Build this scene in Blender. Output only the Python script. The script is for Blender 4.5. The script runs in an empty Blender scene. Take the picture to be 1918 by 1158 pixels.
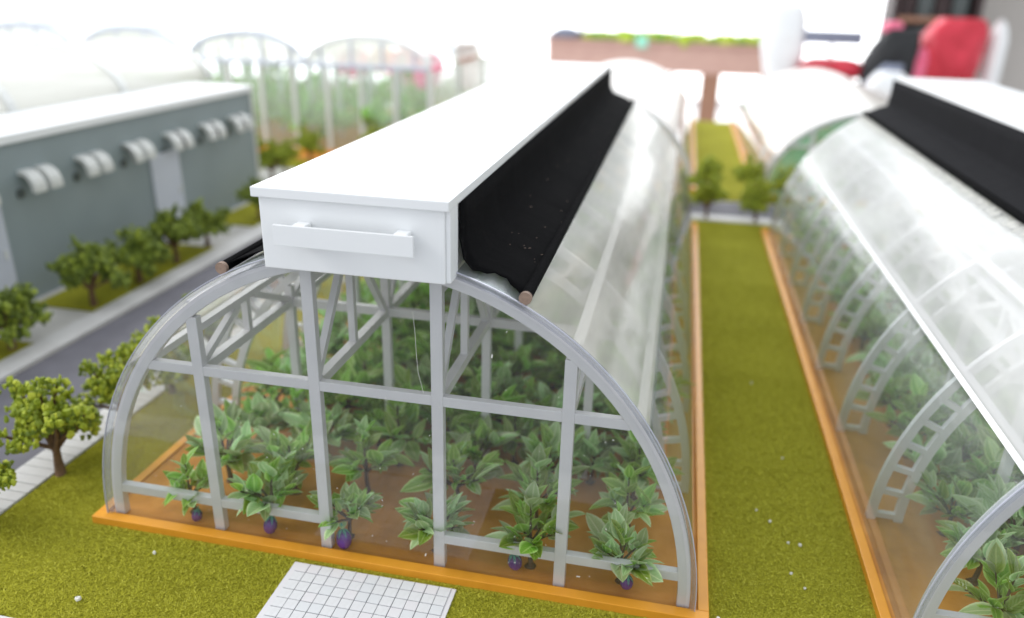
import bpy, math, random
import numpy as np
from mathutils import Vector, Matrix
R = math.radians
rng = random.Random(7)
nrg = np.random.RandomState(5)
scene = bpy.context.scene
COL = scene.collection

# ------------------------------------------------------------------ camera
cam_d = bpy.data.cameras.new('camera')
cam = bpy.data.objects.new('camera', cam_d)
COL.objects.link(cam)
az, pt, rl = 0.19958, -0.38597, 0.02639
f = Vector((-math.sin(az)*math.cos(pt), math.cos(az)*math.cos(pt), math.sin(pt)))
r0 = Vector((math.cos(az), math.sin(az), 0)); u0 = r0.cross(f)
r_ = r0*math.cos(rl) + u0*math.sin(rl); u_ = -r0*math.sin(rl) + u0*math.cos(rl)
m = Matrix((r_, u_, -f)).transposed().to_4x4()
m.translation = Vector((2.066, -4.976, 4.438))
cam.matrix_world = m
cam_d.sensor_width = 36.0
cam_d.lens = 36.0*1461.2/1918.0
cam_d.clip_start = 0.05; cam_d.clip_end = 600
cam_d.dof.use_dof = True
cam_d.dof.focus_distance = 5.75
cam_d.dof.aperture_fstop = 0.295
cam_d.dof.aperture_blades = 0
scene.camera = cam

# ------------------------------------------------------------------ light
w = bpy.data.worlds.new("World"); scene.world = w; w.use_nodes = True
bg = w.node_tree.nodes['Background']
bg.inputs[0].default_value = (0.91, 0.955, 1.0, 1); bg.inputs[1].default_value = 1.07
def area(name, loc, aim, sx, sy, power, col):
    l = bpy.data.lights.new(name, 'AREA'); l.shape = 'RECTANGLE'; l.size = sx; l.size_y = sy
    l.energy = power; l.color = col
    o = bpy.data.objects.new(name, l); COL.objects.link(o); o.location = loc
    o.rotation_euler = (Vector(aim)-Vector(loc)).to_track_quat('-Z', 'Y').to_euler()
    return o
area('window_light', (-34, -4, 26), (0, 2, 0), 18, 14, 12000, (1.0, 0.985, 0.96))
area('far_window_light', (-10, 60, 30), (0, 5, 0), 50, 20, 26000, (0.96, 0.98, 1.0))
scene.view_settings.view_transform = 'Standard'
scene.view_settings.look = 'None'
scene.view_settings.exposure = 0.0
scene.view_settings.gamma = 1.0
scene.cycles.max_bounces = 10
scene.cycles.transparent_max_bounces = 40
scene.cycles.use_denoising = True
scene.cycles.caustics_reflective = False
scene.cycles.caustics_refractive = False

# ------------------------------------------------------------------ materials
def newmat(name):
    mt = bpy.data.materials.new(name); mt.use_nodes = True
    nt = mt.node_tree
    return mt, nt, nt.nodes['Principled BSDF'], nt.nodes['Material Output']
def N(nt, typ, **kw):
    n = nt.nodes.new(typ)
    for k, v in kw.items():
        if k.startswith('i_'):
            n.inputs[k[2:].replace('_', ' ')].default_value = v
        else: setattr(n, k, v)
    return n
def coords(nt, kind='Object'):
    return N(nt, 'ShaderNodeTexCoord').outputs[kind]
def noise(nt, vec, scale, detail=4, rough=0.55):
    n = N(nt, 'ShaderNodeTexNoise'); n.inputs['Scale'].default_value = scale
    n.inputs['Detail'].default_value = detail; n.inputs['Roughness'].default_value = rough
    nt.links.new(vec, n.inputs['Vector']); return n.outputs['Fac']
def ramp(nt, fac, stops):
    n = N(nt, 'ShaderNodeValToRGB'); e = n.color_ramp.elements
    e[0].position, e[0].color = stops[0][0], (*stops[0][1], 1)
    e[1].position, e[1].color = stops[-1][0], (*stops[-1][1], 1)
    for p, c in stops[1:-1]:
        x = e.new(p); x.color = (*c, 1)
    nt.links.new(fac, n.inputs[0]); return n.outputs[0]
def math_(nt, op, a, b=None):
    n = N(nt, 'ShaderNodeMath', operation=op)
    for i, v in enumerate((a, b)):
        if v is None: continue
        if isinstance(v, (int, float)): n.inputs[i].default_value = v
        else: nt.links.new(v, n.inputs[i])
    return n.outputs[0]
def bump(nt, h, strength, dist=0.01):
    n = N(nt, 'ShaderNodeBump'); n.inputs['Strength'].default_value = strength
    n.inputs['Distance'].default_value = dist
    nt.links.new(h, n.inputs['Height']); return n.outputs[0]
def paint(name, c1, c2=None, scale=3.0, rough=0.5, bstr=0.15, bscale=60, bdist=0.004, kind='Object', spec=0.4):
    mt, nt, p, o = newmat(name)
    c2 = c2 or tuple(x*0.9 for x in c1)
    v = coords(nt, kind)
    nt.links.new(ramp(nt, noise(nt, v, scale, 5), [(0.3, c2), (0.7, c1)]), p.inputs['Base Color'])
    p.inputs['Roughness'].default_value = rough
    p.inputs['Specular IOR Level'].default_value = spec
    nt.links.new(bump(nt, noise(nt, v, bscale, 3), bstr, bdist), p.inputs['Normal'])
    return mt

def lawn_mat():
    mt, nt, p, o = newmat('flock')
    v = coords(nt)
    a = noise(nt, v, 0.9, 3); b = noise(nt, v, 55, 4, 0.7)
    s = math_(nt, 'ADD', math_(nt, 'MULTIPLY', a, 0.45), math_(nt, 'MULTIPLY', b, 0.55))
    nt.links.new(ramp(nt, s, [(0.30, (0.24, 0.235, 0.018)), (0.5, (0.335, 0.325, 0.028)), (0.68, (0.42, 0.40, 0.045))]), p.inputs['Base Color'])
    p.inputs['Roughness'].default_value = 0.95; p.inputs['Specular IOR Level'].default_value = 0.1
    nt.links.new(bump(nt, noise(nt, v, 45, 5, 0.75), 0.8, 0.03), p.inputs['Normal'])
    return mt
def blade_mat():
    mt, nt, p, o = newmat('flock_fibre')
    at = N(nt, 'ShaderNodeNewGeometry').outputs['Random Per Island']
    nt.links.new(ramp(nt, at, [(0.0, (0.34, 0.33, 0.028)), (0.6, (0.46, 0.445, 0.042)), (1.0, (0.55, 0.53, 0.08))]), p.inputs['Base Color'])
    p.inputs['Roughness'].default_value = 0.9; p.inputs['Specular IOR Level'].default_value = 0.1
    return mt
def soil_mat():
    mt, nt, p, o = newmat('soil_paper')
    v = coords(nt)
    nt.links.new(ramp(nt, noise(nt, v, 1.6, 6, 0.6), [(0.3, (0.44, 0.165, 0.022)), (0.5, (0.62, 0.26, 0.042)), (0.7, (0.72, 0.34, 0.075))]), p.inputs['Base Color'])
    p.inputs['Roughness'].default_value = 0.75
    nt.links.new(bump(nt, noise(nt, v, 30, 4), 0.3, 0.01), p.inputs['Normal'])
    return mt
def film_mat(name, haze, tint=(0.9, 0.93, 0.95), hazecol=(0.93, 0.94, 0.92), streak=0.5, rough=0.08, refl=1.0, nscale=(1.2, 0.35, 1.2)):
    mt, nt, p, o = newmat(name); nt.nodes.remove(p)
    v = coords(nt)
    mp = N(nt, 'ShaderNodeMapping'); mp.inputs['Scale'].default_value = nscale; nt.links.new(v, mp.inputs[0])
    nz = noise(nt, mp.outputs[0], 1.6, 3, 0.5)
    h = math_(nt, 'MULTIPLY', math_(nt, 'ADD', math_(nt, 'MULTIPLY', math_(nt, 'SUBTRACT', nz, 0.5), 2.4*streak), 1.0), haze)
    lw = N(nt, 'ShaderNodeLayerWeight'); lw.inputs[0].default_value = 0.5
    fac = lw.outputs['Facing']
    h2 = math_(nt, 'MULTIPLY', h, math_(nt, 'ADD', 0.75, math_(nt, 'MULTIPLY', math_(nt, 'POWER', fac, 2.0), 0.9)))
    cl = N(nt, 'ShaderNodeClamp'); nt.links.new(h2, cl.inputs[0])
    tr = N(nt, 'ShaderNodeBsdfTransparent'); tr.inputs[0].default_value = (*tint, 1)
    df = N(nt, 'ShaderNodeBsdfDiffuse'); df.inputs[0].default_value = (*hazecol, 1)
    tl = N(nt, 'ShaderNodeBsdfTranslucent'); tl.inputs[0].default_value = (*hazecol, 1)
    m1 = N(nt, 'ShaderNodeMixShader'); m1.inputs[0].default_value = 0.42
    nt.links.new(df.outputs[0], m1.inputs[1]); nt.links.new(tl.outputs[0], m1.inputs[2])
    m2 = N(nt, 'ShaderNodeMixShader'); nt.links.new(cl.outputs[0], m2.inputs[0])
    nt.links.new(tr.outputs[0], m2.inputs[1]); nt.links.new(m1.outputs[0], m2.inputs[2])
    gl = N(nt, 'ShaderNodeBsdfGlossy'); gl.inputs['Roughness'].default_value = rough
    bn = bump(nt, noise(nt, v, 1.3, 2), 0.10, 0.05); nt.links.new(bn, gl.inputs['Normal'])
    fr = math_(nt, 'MULTIPLY', math_(nt, 'ADD', 0.045, math_(nt, 'MULTIPLY', math_(nt, 'POWER', fac, 4.0), 0.9)), refl)
    m3 = N(nt, 'ShaderNodeMixShader'); nt.links.new(fr, m3.inputs[0])
    nt.links.new(m2.outputs[0], m3.inputs[1]); nt.links.new(gl.outputs[0], m3.inputs[2])
    nt.links.new(m3.outputs[0], o.inputs[0])
    return mt
def leaf_mat(name, base, edge, rib, gloss=0.35):
    mt, nt, p, o = newmat(name)
    uv = coords(nt, 'UV'); sp = N(nt, 'ShaderNodeSeparateXYZ'); nt.links.new(uv, sp.inputs[0])
    d = math_(nt, 'ABSOLUTE', math_(nt, 'SUBTRACT', sp.outputs[0], 0.5))
    vein = math_(nt, 'SINE', math_(nt, 'MULTIPLY', math_(nt, 'SUBTRACT', sp.outputs[1], math_(nt, 'MULTIPLY', d, 0.7)), 42.0))
    c0 = ramp(nt, d, [(0.0, rib), (0.07, base), (0.31, base), (0.46, edge)])
    ob = N(nt, 'ShaderNodeNewGeometry').outputs['Random Per Island']
    oi = N(nt, 'ShaderNodeObjectInfo').outputs['Random']
    k = math_(nt, 'FRACT', math_(nt, 'ADD', ob, oi))
    hs = N(nt, 'ShaderNodeHueSaturation')
    nt.links.new(c0, hs.inputs['Color'])
    nt.links.new(math_(nt, 'ADD', 0.478, math_(nt, 'MULTIPLY', k, 0.05)), hs.inputs['Hue'])
    nt.links.new(math_(nt, 'ADD', 0.62, math_(nt, 'MULTIPLY', k, 0.75)), hs.inputs['Value'])
    nt.links.new(hs.outputs[0], p.inputs['Base Color'])
    p.inputs['Roughness'].default_value = gloss-0.1; p.inputs['Specular IOR Level'].default_value = 0.7
    nt.links.new(bump(nt, vein, 0.35, 0.004), p.inputs['Normal'])
    tl = N(nt, 'ShaderNodeBsdfTranslucent'); nt.links.new(hs.outputs[0], tl.inputs[0])
    mx = N(nt, 'ShaderNodeMixShader'); mx.inputs[0].default_value = 0.38
    nt.links.new(p.outputs[0], mx.inputs[1]); nt.links.new(tl.outputs[0], mx.inputs[2])
    nt.links.new(mx.outputs[0], o.inputs[0])
    return mt
def crown_mat(name, a, b, c):
    mt, nt, p, o = newmat(name)
    k = N(nt, 'ShaderNodeNewGeometry').outputs['Random Per Island']
    v = coords(nt)
    s = math_(nt, 'ADD', math_(nt, 'MULTIPLY', k, 0.6), math_(nt, 'MULTIPLY', noise(nt, v, 9, 3), 0.4))
    nt.links.new(ramp(nt, s, [(0.2, a), (0.5, b), (0.85, c)]), p.inputs['Base Color'])
    p.inputs['Roughness'].default_value = 0.6
    nt.links.new(bump(nt, noise(nt, v, 70, 2), 0.5, 0.01), p.inputs['Normal'])
    return mt
def emit_mat(name, col, st):
    mt, nt, p, o = newmat(name); nt.nodes.remove(p)
    e = N(nt, 'ShaderNodeEmission'); e.inputs[0].default_value = (*col, 1); e.inputs[1].default_value = st
    nt.links.new(e.outputs[0], o.inputs[0]); return mt

def shade_mat(nm='black_cloth', g=1.0):
    mt, nt, p, o = newmat(nm)
    v = coords(nt)
    nt.links.new(ramp(nt, noise(nt, v, 140, 2), [(0.3, (0.003*g, 0.003*g, 0.0034*g)), (0.72, (0.008*g, 0.008*g, 0.0088*g)), (0.84, (0.03, 0.03, 0.03))]), p.inputs['Base Color'])
    p.inputs['Roughness'].default_value = 0.95; p.inputs['Specular IOR Level'].default_value = 0.04
    mp = N(nt, 'ShaderNodeMapping'); mp.inputs['Scale'].default_value = (0.6, 2.2, 0.6); nt.links.new(v, mp.inputs[0])
    hh = math_(nt, 'ADD', math_(nt, 'MULTIPLY', noise(nt, mp.outputs[0], 1.1, 3, 0.5), 4.0), noise(nt, v, 90, 2))
    nt.links.new(bump(nt, hh, 0.35, 0.03), p.inputs['Normal'])
    return mt

M = dict(
 white=paint('white_plastic', (0.86, 0.87, 0.885), (0.83, 0.845, 0.86), 1.5, 0.38, 0.08, 25),
 frame=paint('grey_white_plastic', (0.70, 0.69, 0.71), (0.64, 0.635, 0.66), 4, 0.32, 0.3, 90, 0.003),
 lawn=lawn_mat(), blade=blade_mat(), soil=soil_mat(),
 orange=paint('orange_board', (0.80, 0.35, 0.030), (0.73, 0.31, 0.026), 5, 0.45, 0.2, 80),
 orange_in=paint('orange_board_side', (0.66, 0.27, 0.03), (0.56, 0.21, 0.02), 5, 0.5, 0.2, 80),
 clear=film_mat('clear_sheet', 0.05, (0.98, 0.99, 0.985), (0.9, 0.92, 0.85), 1.3, 0.02, 1.35),
 side=film_mat('clear_side_film', 0.09, (0.93, 0.95, 0.94), (0.82, 0.86, 0.85), 1.2, 0.05, 0.85),
 roof=film_mat('frosted_roof_film', 0.36, (0.97, 0.97, 0.97), (0.84, 0.85, 0.84), 0.6, 0.12, 0.35),
 edge=film_mat('sheet_edge', 0.16, (0.90, 0.91, 0.94), (0.80, 0.81, 0.86), 0.2, 0.1, 1.0),
 frost=film_mat('frosted_far_film', 0.97, (0.92, 0.92, 0.9), (0.96, 0.95, 0.91), 0.2, 0.25, 0.7),
 milky=film_mat('milky_film', 0.22, (0.9, 0.93, 0.92), (0.92, 0.95, 0.94), 0.3, 0.2, 0.8),
 rimline=paint('blue_cut_edge', (0.50, 0.51, 0.60), None, 3, 0.3),
 roofmain=film_mat('cream_roof_film', 0.50, (0.97, 0.97, 0.95), (0.95, 0.93, 0.84), 0.45, 0.12, 0.7, (1.6, 0.4, 1.6)),
 roof2=film_mat('milky_roof_film', 0.64, (0.97, 0.97, 0.97), (0.86, 0.87, 0.865), 0.5, 0.15, 0.3),
 side2=film_mat('hazy_side_film', 0.20, (0.90, 0.93, 0.92), (0.60, 0.66, 0.64), 0.9, 0.08, 0.7),
 scrap=film_mat('torn_scrap', 0.40, (0.62, 0.66, 0.68), (0.33, 0.36, 0.38), 0.8, 0.2, 0.12),
 creamfilm=film_mat('cream_film', 0.72, (0.95, 0.95, 0.92), (0.83, 0.82, 0.77), 0.15, 0.3, 0.6),
 shade=shade_mat(), shade2=shade_mat('charcoal_cloth', 3.6),
 rod=paint('wood_dowel', (0.36, 0.25, 0.19), (0.24, 0.17, 0.13), 30, 0.7),
 tile=paint('white_tile', (0.80, 0.80, 0.83), (0.74, 0.74, 0.76), 2.3, 0.4, 0.05, 40, 0.004, 'Generated'),
 tile2=paint('cool_tile', (0.76, 0.77, 0.80), (0.73, 0.74, 0.77), 2.3, 0.4),
 tile3=paint('pink_tile', (0.80, 0.78, 0.81), (0.77, 0.75, 0.78), 2.3, 0.4),
 grout=paint('grout', (0.11, 0.11, 0.13), (0.09, 0.09, 0.11), 9, 0.8),
 slab=paint('pavement_slab', (0.66, 0.65, 0.64), (0.60, 0.58, 0.57), 6, 0.6),
 pave=paint('pavement', (0.60, 0.58, 0.55), (0.52, 0.50, 0.47), 3, 0.65),
 road=paint('road', (0.155, 0.15, 0.175), (0.125, 0.12, 0.14), 3, 0.7, 0.4, 120),
 leaf=leaf_mat('leaf_green', (0.28, 0.47, 0.065), (0.58, 0.76, 0.26), (0.56, 0.72, 0.22)),
 leafpale=leaf_mat('leaf_pale', (0.44, 0.62, 0.30), (0.74, 0.86, 0.55), (0.74, 0.86, 0.55), 0.3),
 stem=paint('brown_stem', (0.10, 0.055, 0.035), (0.06, 0.03, 0.02), 20, 0.6, 0.5, 60),
 gstem=paint('green_stem', (0.20, 0.26, 0.09), (0.15, 0.2, 0.07), 20, 0.5),
 purple=paint('aubergine_skin', (0.13, 0.045, 0.30), (0.075, 0.025, 0.15), 8, 0.22, 0.1, 40),
 calyx=paint('teal_calyx', (0.10, 0.42, 0.36), (0.08, 0.3, 0.24), 12, 0.4),
 bark=paint('bark', (0.20, 0.115, 0.06), (0.12, 0.07, 0.035), 14, 0.8, 0.6, 60),
 crown=crown_mat('tree_foliage', (0.11, 0.16, 0.010), (0.31, 0.38, 0.022), (0.58, 0.62, 0.06)),
 crown2=crown_mat('dark_tree_foliage', (0.075, 0.11, 0.012), (0.16, 0.22, 0.022), (0.32, 0.39, 0.035)),
 greywall=paint('grey_wall', (0.275, 0.325, 0.342), (0.25, 0.30, 0.315), 1.2, 0.55, 0.1, 40),
 hood=paint('grey_hood', (0.70, 0.71, 0.69), (0.64, 0.65, 0.63), 8, 0.45),
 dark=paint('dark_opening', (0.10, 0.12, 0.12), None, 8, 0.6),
 door=paint('pale_door', (0.58, 0.61, 0.69), (0.55, 0.58, 0.66), 3, 0.5),
 bluegrey=paint('blue_grey_frame', (0.60, 0.64, 0.74), (0.54, 0.58, 0.68), 3, 0.4),
 pink=paint('pinkish_wood', (0.58, 0.38, 0.32), (0.50, 0.31, 0.26), 1, 0.5),
 brown=paint('brown_wood', (0.36, 0.20, 0.13), (0.28, 0.14, 0.09), 2, 0.5),
 red=paint('red_bag', (0.74, 0.05, 0.085), (0.42, 0.012, 0.025), 0.6, 0.3, 0.7, 1.5, 0.3),
 pinkbag=paint('pink_bag', (0.85, 0.20, 0.33), (0.8, 0.12, 0.22), 0.8, 0.35, 0.6, 1.5, 0.3),
 black=paint('black_fabric', (0.03, 0.032, 0.035), (0.015, 0.015, 0.017), 1, 0.6, 0.6, 2, 0.2),
 roomfloor=paint('pale_floor', (0.90, 0.89, 0.89), (0.86, 0.85, 0.85), 0.1, 0.25),
 roomwall=paint('beige_wall', (0.50, 0.47, 0.44), (0.46, 0.43, 0.40), 0.1, 0.8),
 column=paint('cream_column', (0.82, 0.72, 0.58), (0.8, 0.68, 0.54), 0.2, 0.6),
 shelf=paint('dark_shelf', (0.055, 0.035, 0.035), (0.04, 0.025, 0.025), 0.5, 0.5),
 sign=paint('blue_grey_panel', (0.26, 0.29, 0.38), (0.2, 0.22, 0.3), 0.6, 0.5),
 lime=paint('lime_turf', (0.50, 0.62, 0.06), (0.34, 0.5, 0.04), 0.6, 0.9),
 limed=paint('green_turf', (0.24, 0.45, 0.04), (0.16, 0.3, 0.03), 0.8, 0.9),
 teal=paint('teal_block', (0.35, 0.80, 0.62), None, 1, 0.5),
 blue=paint('blue_panel', (0.12, 0.22, 0.75), None, 1, 0.5),
 greenfilm=film_mat('green_tinted_gable', 0.97, (0.6, 0.8, 0.66), (0.30, 0.72, 0.46), 0.9, 0.2, 0.5),
 skin=paint('peach_cloth', (0.80, 0.45, 0.30), None, 1, 0.6),
 orangeb=paint('orange_scrap', (0.85, 0.32, 0.08), None, 1, 0.5),
 window=emit_mat('window_daylight', (0.97, 0.985, 1.0), 3.6),
 foam=paint('white_foam', (0.85, 0.84, 0.8), None, 30, 0.9),
)

# ------------------------------------------------------------------ mesh helpers
class MB:
    def __init__(s): s.v = []; s.f = []; s.uv = None
    def add(s, vs, fs):
        b = len(s.v); s.v += [tuple(x) for x in vs]; s.f += [tuple(i+b for i in q) for q in fs]; return s
    def box(s, x0, x1, y0, y1, z0, z1):
        return s.add([(x0,y0,z0),(x1,y0,z0),(x1,y1,z0),(x0,y1,z0),(x0,y0,z1),(x1,y0,z1),(x1,y1,z1),(x0,y1,z1)],
                     [(0,3,2,1),(4,5,6,7),(0,1,5,4),(1,2,6,5),(2,3,7,6),(3,0,4,7)])
    def bar(s, a, b, w_, h_, up=(0,0,1)):
        a = Vector(a); b = Vector(b); d = (b-a).normalized(); up = Vector(up)
        if abs(d.dot(up)) > 0.98: up = Vector((0,1,0))
        sx = d.cross(up).normalized()*w_*0.5; sz = sx.cross(d).normalized()*h_*0.5
        vs = [a-sx-sz, a+sx-sz, a+sx+sz, a-sx+sz, b-sx-sz, b+sx-sz, b+sx+sz, b-sx+sz]
        return s.add(vs, [(0,3,2,1),(4,5,6,7),(0,1,5,4),(1,2,6,5),(2,3,7,6),(3,0,4,7)])
    def tube(s, pts, rad, n=8, cap=True):
        pts = [Vector(p) for p in pts]; rr = rad if isinstance(rad, (list, tuple)) else [rad]*len(pts)
        b = len(s.v)
        for i, p in enumerate(pts):
            d = (pts[min(i+1, len(pts)-1)]-pts[max(i-1, 0)]).normalized()
            up = Vector((0,0,1)) if abs(d.z) < 0.95 else Vector((1,0,0))
            a = d.cross(up).normalized(); c = a.cross(d).normalized()
            for k in range(n):
                t = 2*math.pi*k/n
                s.v.append(tuple(p + a*math.cos(t)*rr[i] + c*math.sin(t)*rr[i]))
        for i in range(len(pts)-1):
            for k in range(n):
                k2 = (k+1) % n
                s.f.append((b+i*n+k, b+i*n+k2, b+(i+1)*n+k2, b+(i+1)*n+k))
        if cap:
            s.f.append(tuple(b+k for k in range(n))); e = b+(len(pts)-1)*n
            s.f.append(tuple(e+k for k in reversed(range(n))))
        return s
    def lump(s, c, rx, ry, rz, nu=10, nv=7, jit=0.0, rg=rng):
        b = len(s.v); c = Vector(c)
        s.v.append((c.x, c.y, c.z-rz))
        for i in range(1, nv):
            ph = math.pi*i/nv
            for k in range(nu):
                t = 2*math.pi*k/nu; j = 1+rg.uniform(-jit, jit)
                s.v.append((c.x+rx*math.sin(ph)*math.cos(t)*j, c.y+ry*math.sin(ph)*math.sin(t)*j, c.z-rz*math.cos(ph)*j))
        s.v.append((c.x, c.y, c.z+rz)); top = len(s.v)-1
        for k in range(nu): s.f.append((b, b+1+(k+1) % nu, b+1+k))
        for i in range(nv-2):
            for k in range(nu):
                a0 = b+1+i*nu
                s.f.append((a0+k, a0+(k+1) % nu, a0+nu+(k+1) % nu, a0+nu+k))
        a0 = b+1+(nv-2)*nu
        for k in range(nu): s.f.append((a0+k, a0+(k+1) % nu, top))
        return s
    def strip(s, prof, y0, y1, ny=1, fn=None):
        b = len(s.v); n = len(prof)
        for j in range(ny+1):
            y = y0+(y1-y0)*j/ny
            for (x, z) in prof:
                s.v.append((x, y, z) if fn is None else fn(x, y, z))
        for j in range(ny):
            for i in range(n-1):
                s.f.append((b+j*n+i, b+j*n+i+1, b+(j+1)*n+i+1, b+(j+1)*n+i))
        return s
    def band(s, outer, inner, y0, y1):
        # solid plate between two xz polylines of the same length
        b = len(s.v); n = len(outer)
        for (x, z) in outer: s.v.append((x, y0, z))
        for (x, z) in inner: s.v.append((x, y0, z))
        for (x, z) in outer: s.v.append((x, y1, z))
        for (x, z) in inner: s.v.append((x, y1, z))
        O0, I0, O1, I1 = b, b+n, b+2*n, b+3*n
        for i in range(n-1):
            s.f += [(O0+i, I0+i, I0+i+1, O0+i+1), (O1+i, O1+i+1, I1+i+1, I1+i), (O0+i, O0+i+1, O1+i+1, O1+i), (I0+i, I1+i, I1+i+1, I0+i+1)]
        s.f += [(O0, O1, I1, I0), (O0+n-1, I0+n-1, I1+n-1, O1+n-1)]
        return s
    def mesh(s, name, mat, smooth=False):
        me = bpy.data.meshes.new(name); me.from_pydata(s.v, [], s.f); me.update()
        me.materials.append(M[mat] if isinstance(mat, str) else mat)
        if smooth: me.shade_smooth()
        return me
    def build(s, name, mat, parent=None, smooth=False, bevel=0):
        return link(name, s.mesh(name, mat, smooth), parent, bevel=bevel)
def link(name, me, parent=None, bevel=0):
    o = bpy.data.objects.new(name, me); COL.objects.link(o)
    if parent is not None: o.parent = parent
    if bevel:
        b = o.modifiers.new('bevel', 'BEVEL'); b.width = bevel; b.segments = 2; b.limit_method = 'ANGLE'
    return o
def tag(o, label=None, cat=None, group=None, kind=None):
    if label: o['label'] = label
    if cat: o['category'] = cat
    if group: o['group'] = group
    if kind: o['kind'] = kind
    return o
def empty(name, loc=(0,0,0), rz=0, label=None, cat=None, group=None):
    o = bpy.data.objects.new(name, None); COL.objects.link(o); o.location = loc; o.rotation_euler = (0,0,rz)
    o.empty_display_size = 0.2
    return tag(o, label, cat, group)
def kids(o): return [c for c in bpy.data.objects if c.parent == o]
def struct(name, mb, mat, smooth=False): return tag(mb.build(name, mat, None, smooth), kind='structure')
KIDS = {}
def copy_tree(o, cache, parent=None):
    c = o.copy(); COL.objects.link(c); c.parent = parent
    for ch in cache.get(o, ()): copy_tree(ch, cache, c)
    return c
def child_map():
    d = {}
    for o in bpy.data.objects:
        if o.parent is not None: d.setdefault(o.parent, []).append(o)
    return d

# ------------------------------------------------------------------ setting: the model's base board
struct('table_top', MB().box(-26, 20, -7, 27.2, -0.6, -0.095), 'pave')
def sheet(x0, x1, y0, y1, z, t=0.03): return MB().box(x0, x1, y0, y1, z-t, z)
LZ = -0.045
struct('road', sheet(-5.6, -3.95, -7, 27, -0.083, 0.008), 'road')
struct('cross_road', sheet(-3.942, 20, 12.45, 13.95, -0.083, 0.008), 'road')
struct('lawn', sheet(-3.55, 20, -1.24, 11.95, LZ, 0.045), 'lawn')
struct('far_lawn', sheet(-3.55, 20, 14.05, 26.9, LZ, 0.045), 'lawn')
struct('left_far_lawn', sheet(-25, -6.1, 14.2, 15.9, LZ, 0.045), 'lawn')
struct('front_pavement', sheet(-3.55, 20, -1.72, -1.25, LZ+0.004, 0.05), 'slab')
struct('front_road', sheet(-3.55, 20, -7, -1.73, -0.083, 0.008), 'road')
struct('far_kerb', sheet(-3.9, 20, 12.0, 12.4, -0.03, 0.06), 'slab')
struct('building_lawn', sheet(-7.02, -5.98, -5, 2.95, -0.035, 0.03), 'lawn')
struct('building_lawn', sheet(-7.02, -5.98, 4.12, 7.30, -0.035, 0.03), 'lawn')
struct('building_lawn', sheet(-7.02, -5.98, 8.76, 12.2, -0.035, 0.03), 'lawn')
struct('building_pavement', sheet(-7.4, -5.6, -7, 14.0, -0.06, 0.03), 'pave')
struct('room_floor', MB().box(-160, 120, -40, 170, -11, -10), 'roomfloor')

# pavement beside the road: slabs laid side by side with open joints
pv = tag(sheet(-3.95, -3.552, -7, 11.98, -0.052, 0.04).build('pavement', 'grout'), kind='structure')
slab_me = MB().box(-0.192, 0.192, -0.061, 0.061, 0, 0.024).mesh('paving_slab', 'slab')
y = -1.4
while y < 8.0:
    o = link('paving_slab', slab_me, pv, bevel=0); o.location = (-3.751, y, -0.0515+rng.uniform(0, 0.003)); y += 0.13
MB().box(-3.943, -3.559, y-0.06, 11.98, -0.0515, -0.028).build('paving_strip', 'slab', pv)
# kerb strip on the far side of the road
pv2 = tag(sheet(-5.98, -5.6, -7, 14, -0.03, 0.03).build('far_pavement', 'slab'), kind='structure')

# tiled path to the greenhouse door
tp = tag(MB().box(-0.70, 0.70, -1.24, -0.185, -0.06, -0.030).build('tile_path', 'tile3'), kind='structure')
gb = MB().box(-0.655, 0.66, -1.235, -0.19, -0.031, -0.0285).build('grout_bed', 'grout', tp)
tme = {k: MB().box(-0.0475, 0.0475, -0.0475, 0.0475, 0, 0.006).mesh('tile', k) for k in ('tile', 'tile2', 'tile3')}
for i in range(13):
    for j in range(10):
        k = 'tile' if rng.random() < 0.66 else ('tile2' if rng.random() < 0.55 else 'tile3')
        o = link('tile', tme[k], tp)
        o.location = (-0.606+i*0.1015+rng.uniform(-0.0008, 0.0008), -0.243-j*0.1015, -0.0295+rng.uniform(0, 0.001))
        o.rotation_euler = (0, 0, rng.uniform(-0.01, 0.01))

# flock fibres on the near lawn (nobody could count them)
def fibres(rects, dens, size):
    P = []
    for (x0, x1, y0, y1, k) in rects:
        n = int((x1-x0)*(y1-y0)*dens*k)
        P.append(np.stack([nrg.uniform(x0, x1, n), nrg.uniform(y0, y1, n)], 1))
    P = np.concatenate(P); n = len(P)
    a = nrg.uniform(0, 2*np.pi, n); s = size*nrg.uniform(0.5, 1.3, n); lean = nrg.uniform(0.6, 1.8, n); b = nrg.uniform(0, 2*np.pi, n)
    v = np.zeros((n, 3, 3))
    v[:, 0] = np.stack([P[:, 0]-np.cos(a)*s*0.32, P[:, 1]-np.sin(a)*s*0.32, np.full(n, LZ-0.003)], 1)
    v[:, 1] = np.stack([P[:, 0]+np.cos(a)*s*0.32, P[:, 1]+np.sin(a)*s*0.32, np.full(n, LZ-0.003)], 1)
    v[:, 2] = np.stack([P[:, 0]+np.cos(b)*s*lean, P[:, 1]+np.sin(b)*s*lean, LZ+s*0.55], 1)
    me = bpy.data.meshes.new('flock_fibres')
    me.vertices.add(n*3); me.vertices.foreach_set('co', v.reshape(-1))
    me.loops.add(n*3); me.loops.foreach_set('vertex_index', np.arange(n*3, dtype=np.int32))
    me.polygons.add(n); me.polygons.foreach_set('loop_start', np.arange(0, n*3, 3, dtype=np.int32))
    me.update(calc_edges=True); me.validate(); me.materials.append(M['blade'])
    return me
o = link('grass', fibres([(-3.54, -2.72, -1.24, 3.0, 1), (-2.72, -0.71, -1.24, -0.14, 1.5), (0.71, 2.72, -1.24, -0.14, 1.5), (2.70, 4.0, -1.25, 4.5, 1), (2.70, 4.0, 4.5, 6, 0.6), (2.70, 4.0, 6, 8, 0.35), (2.70, 4.0, 8, 11.9, 0.2), (-0.72, 0.72, -0.185, -0.14, 1)], 11000, 0.02))
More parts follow.
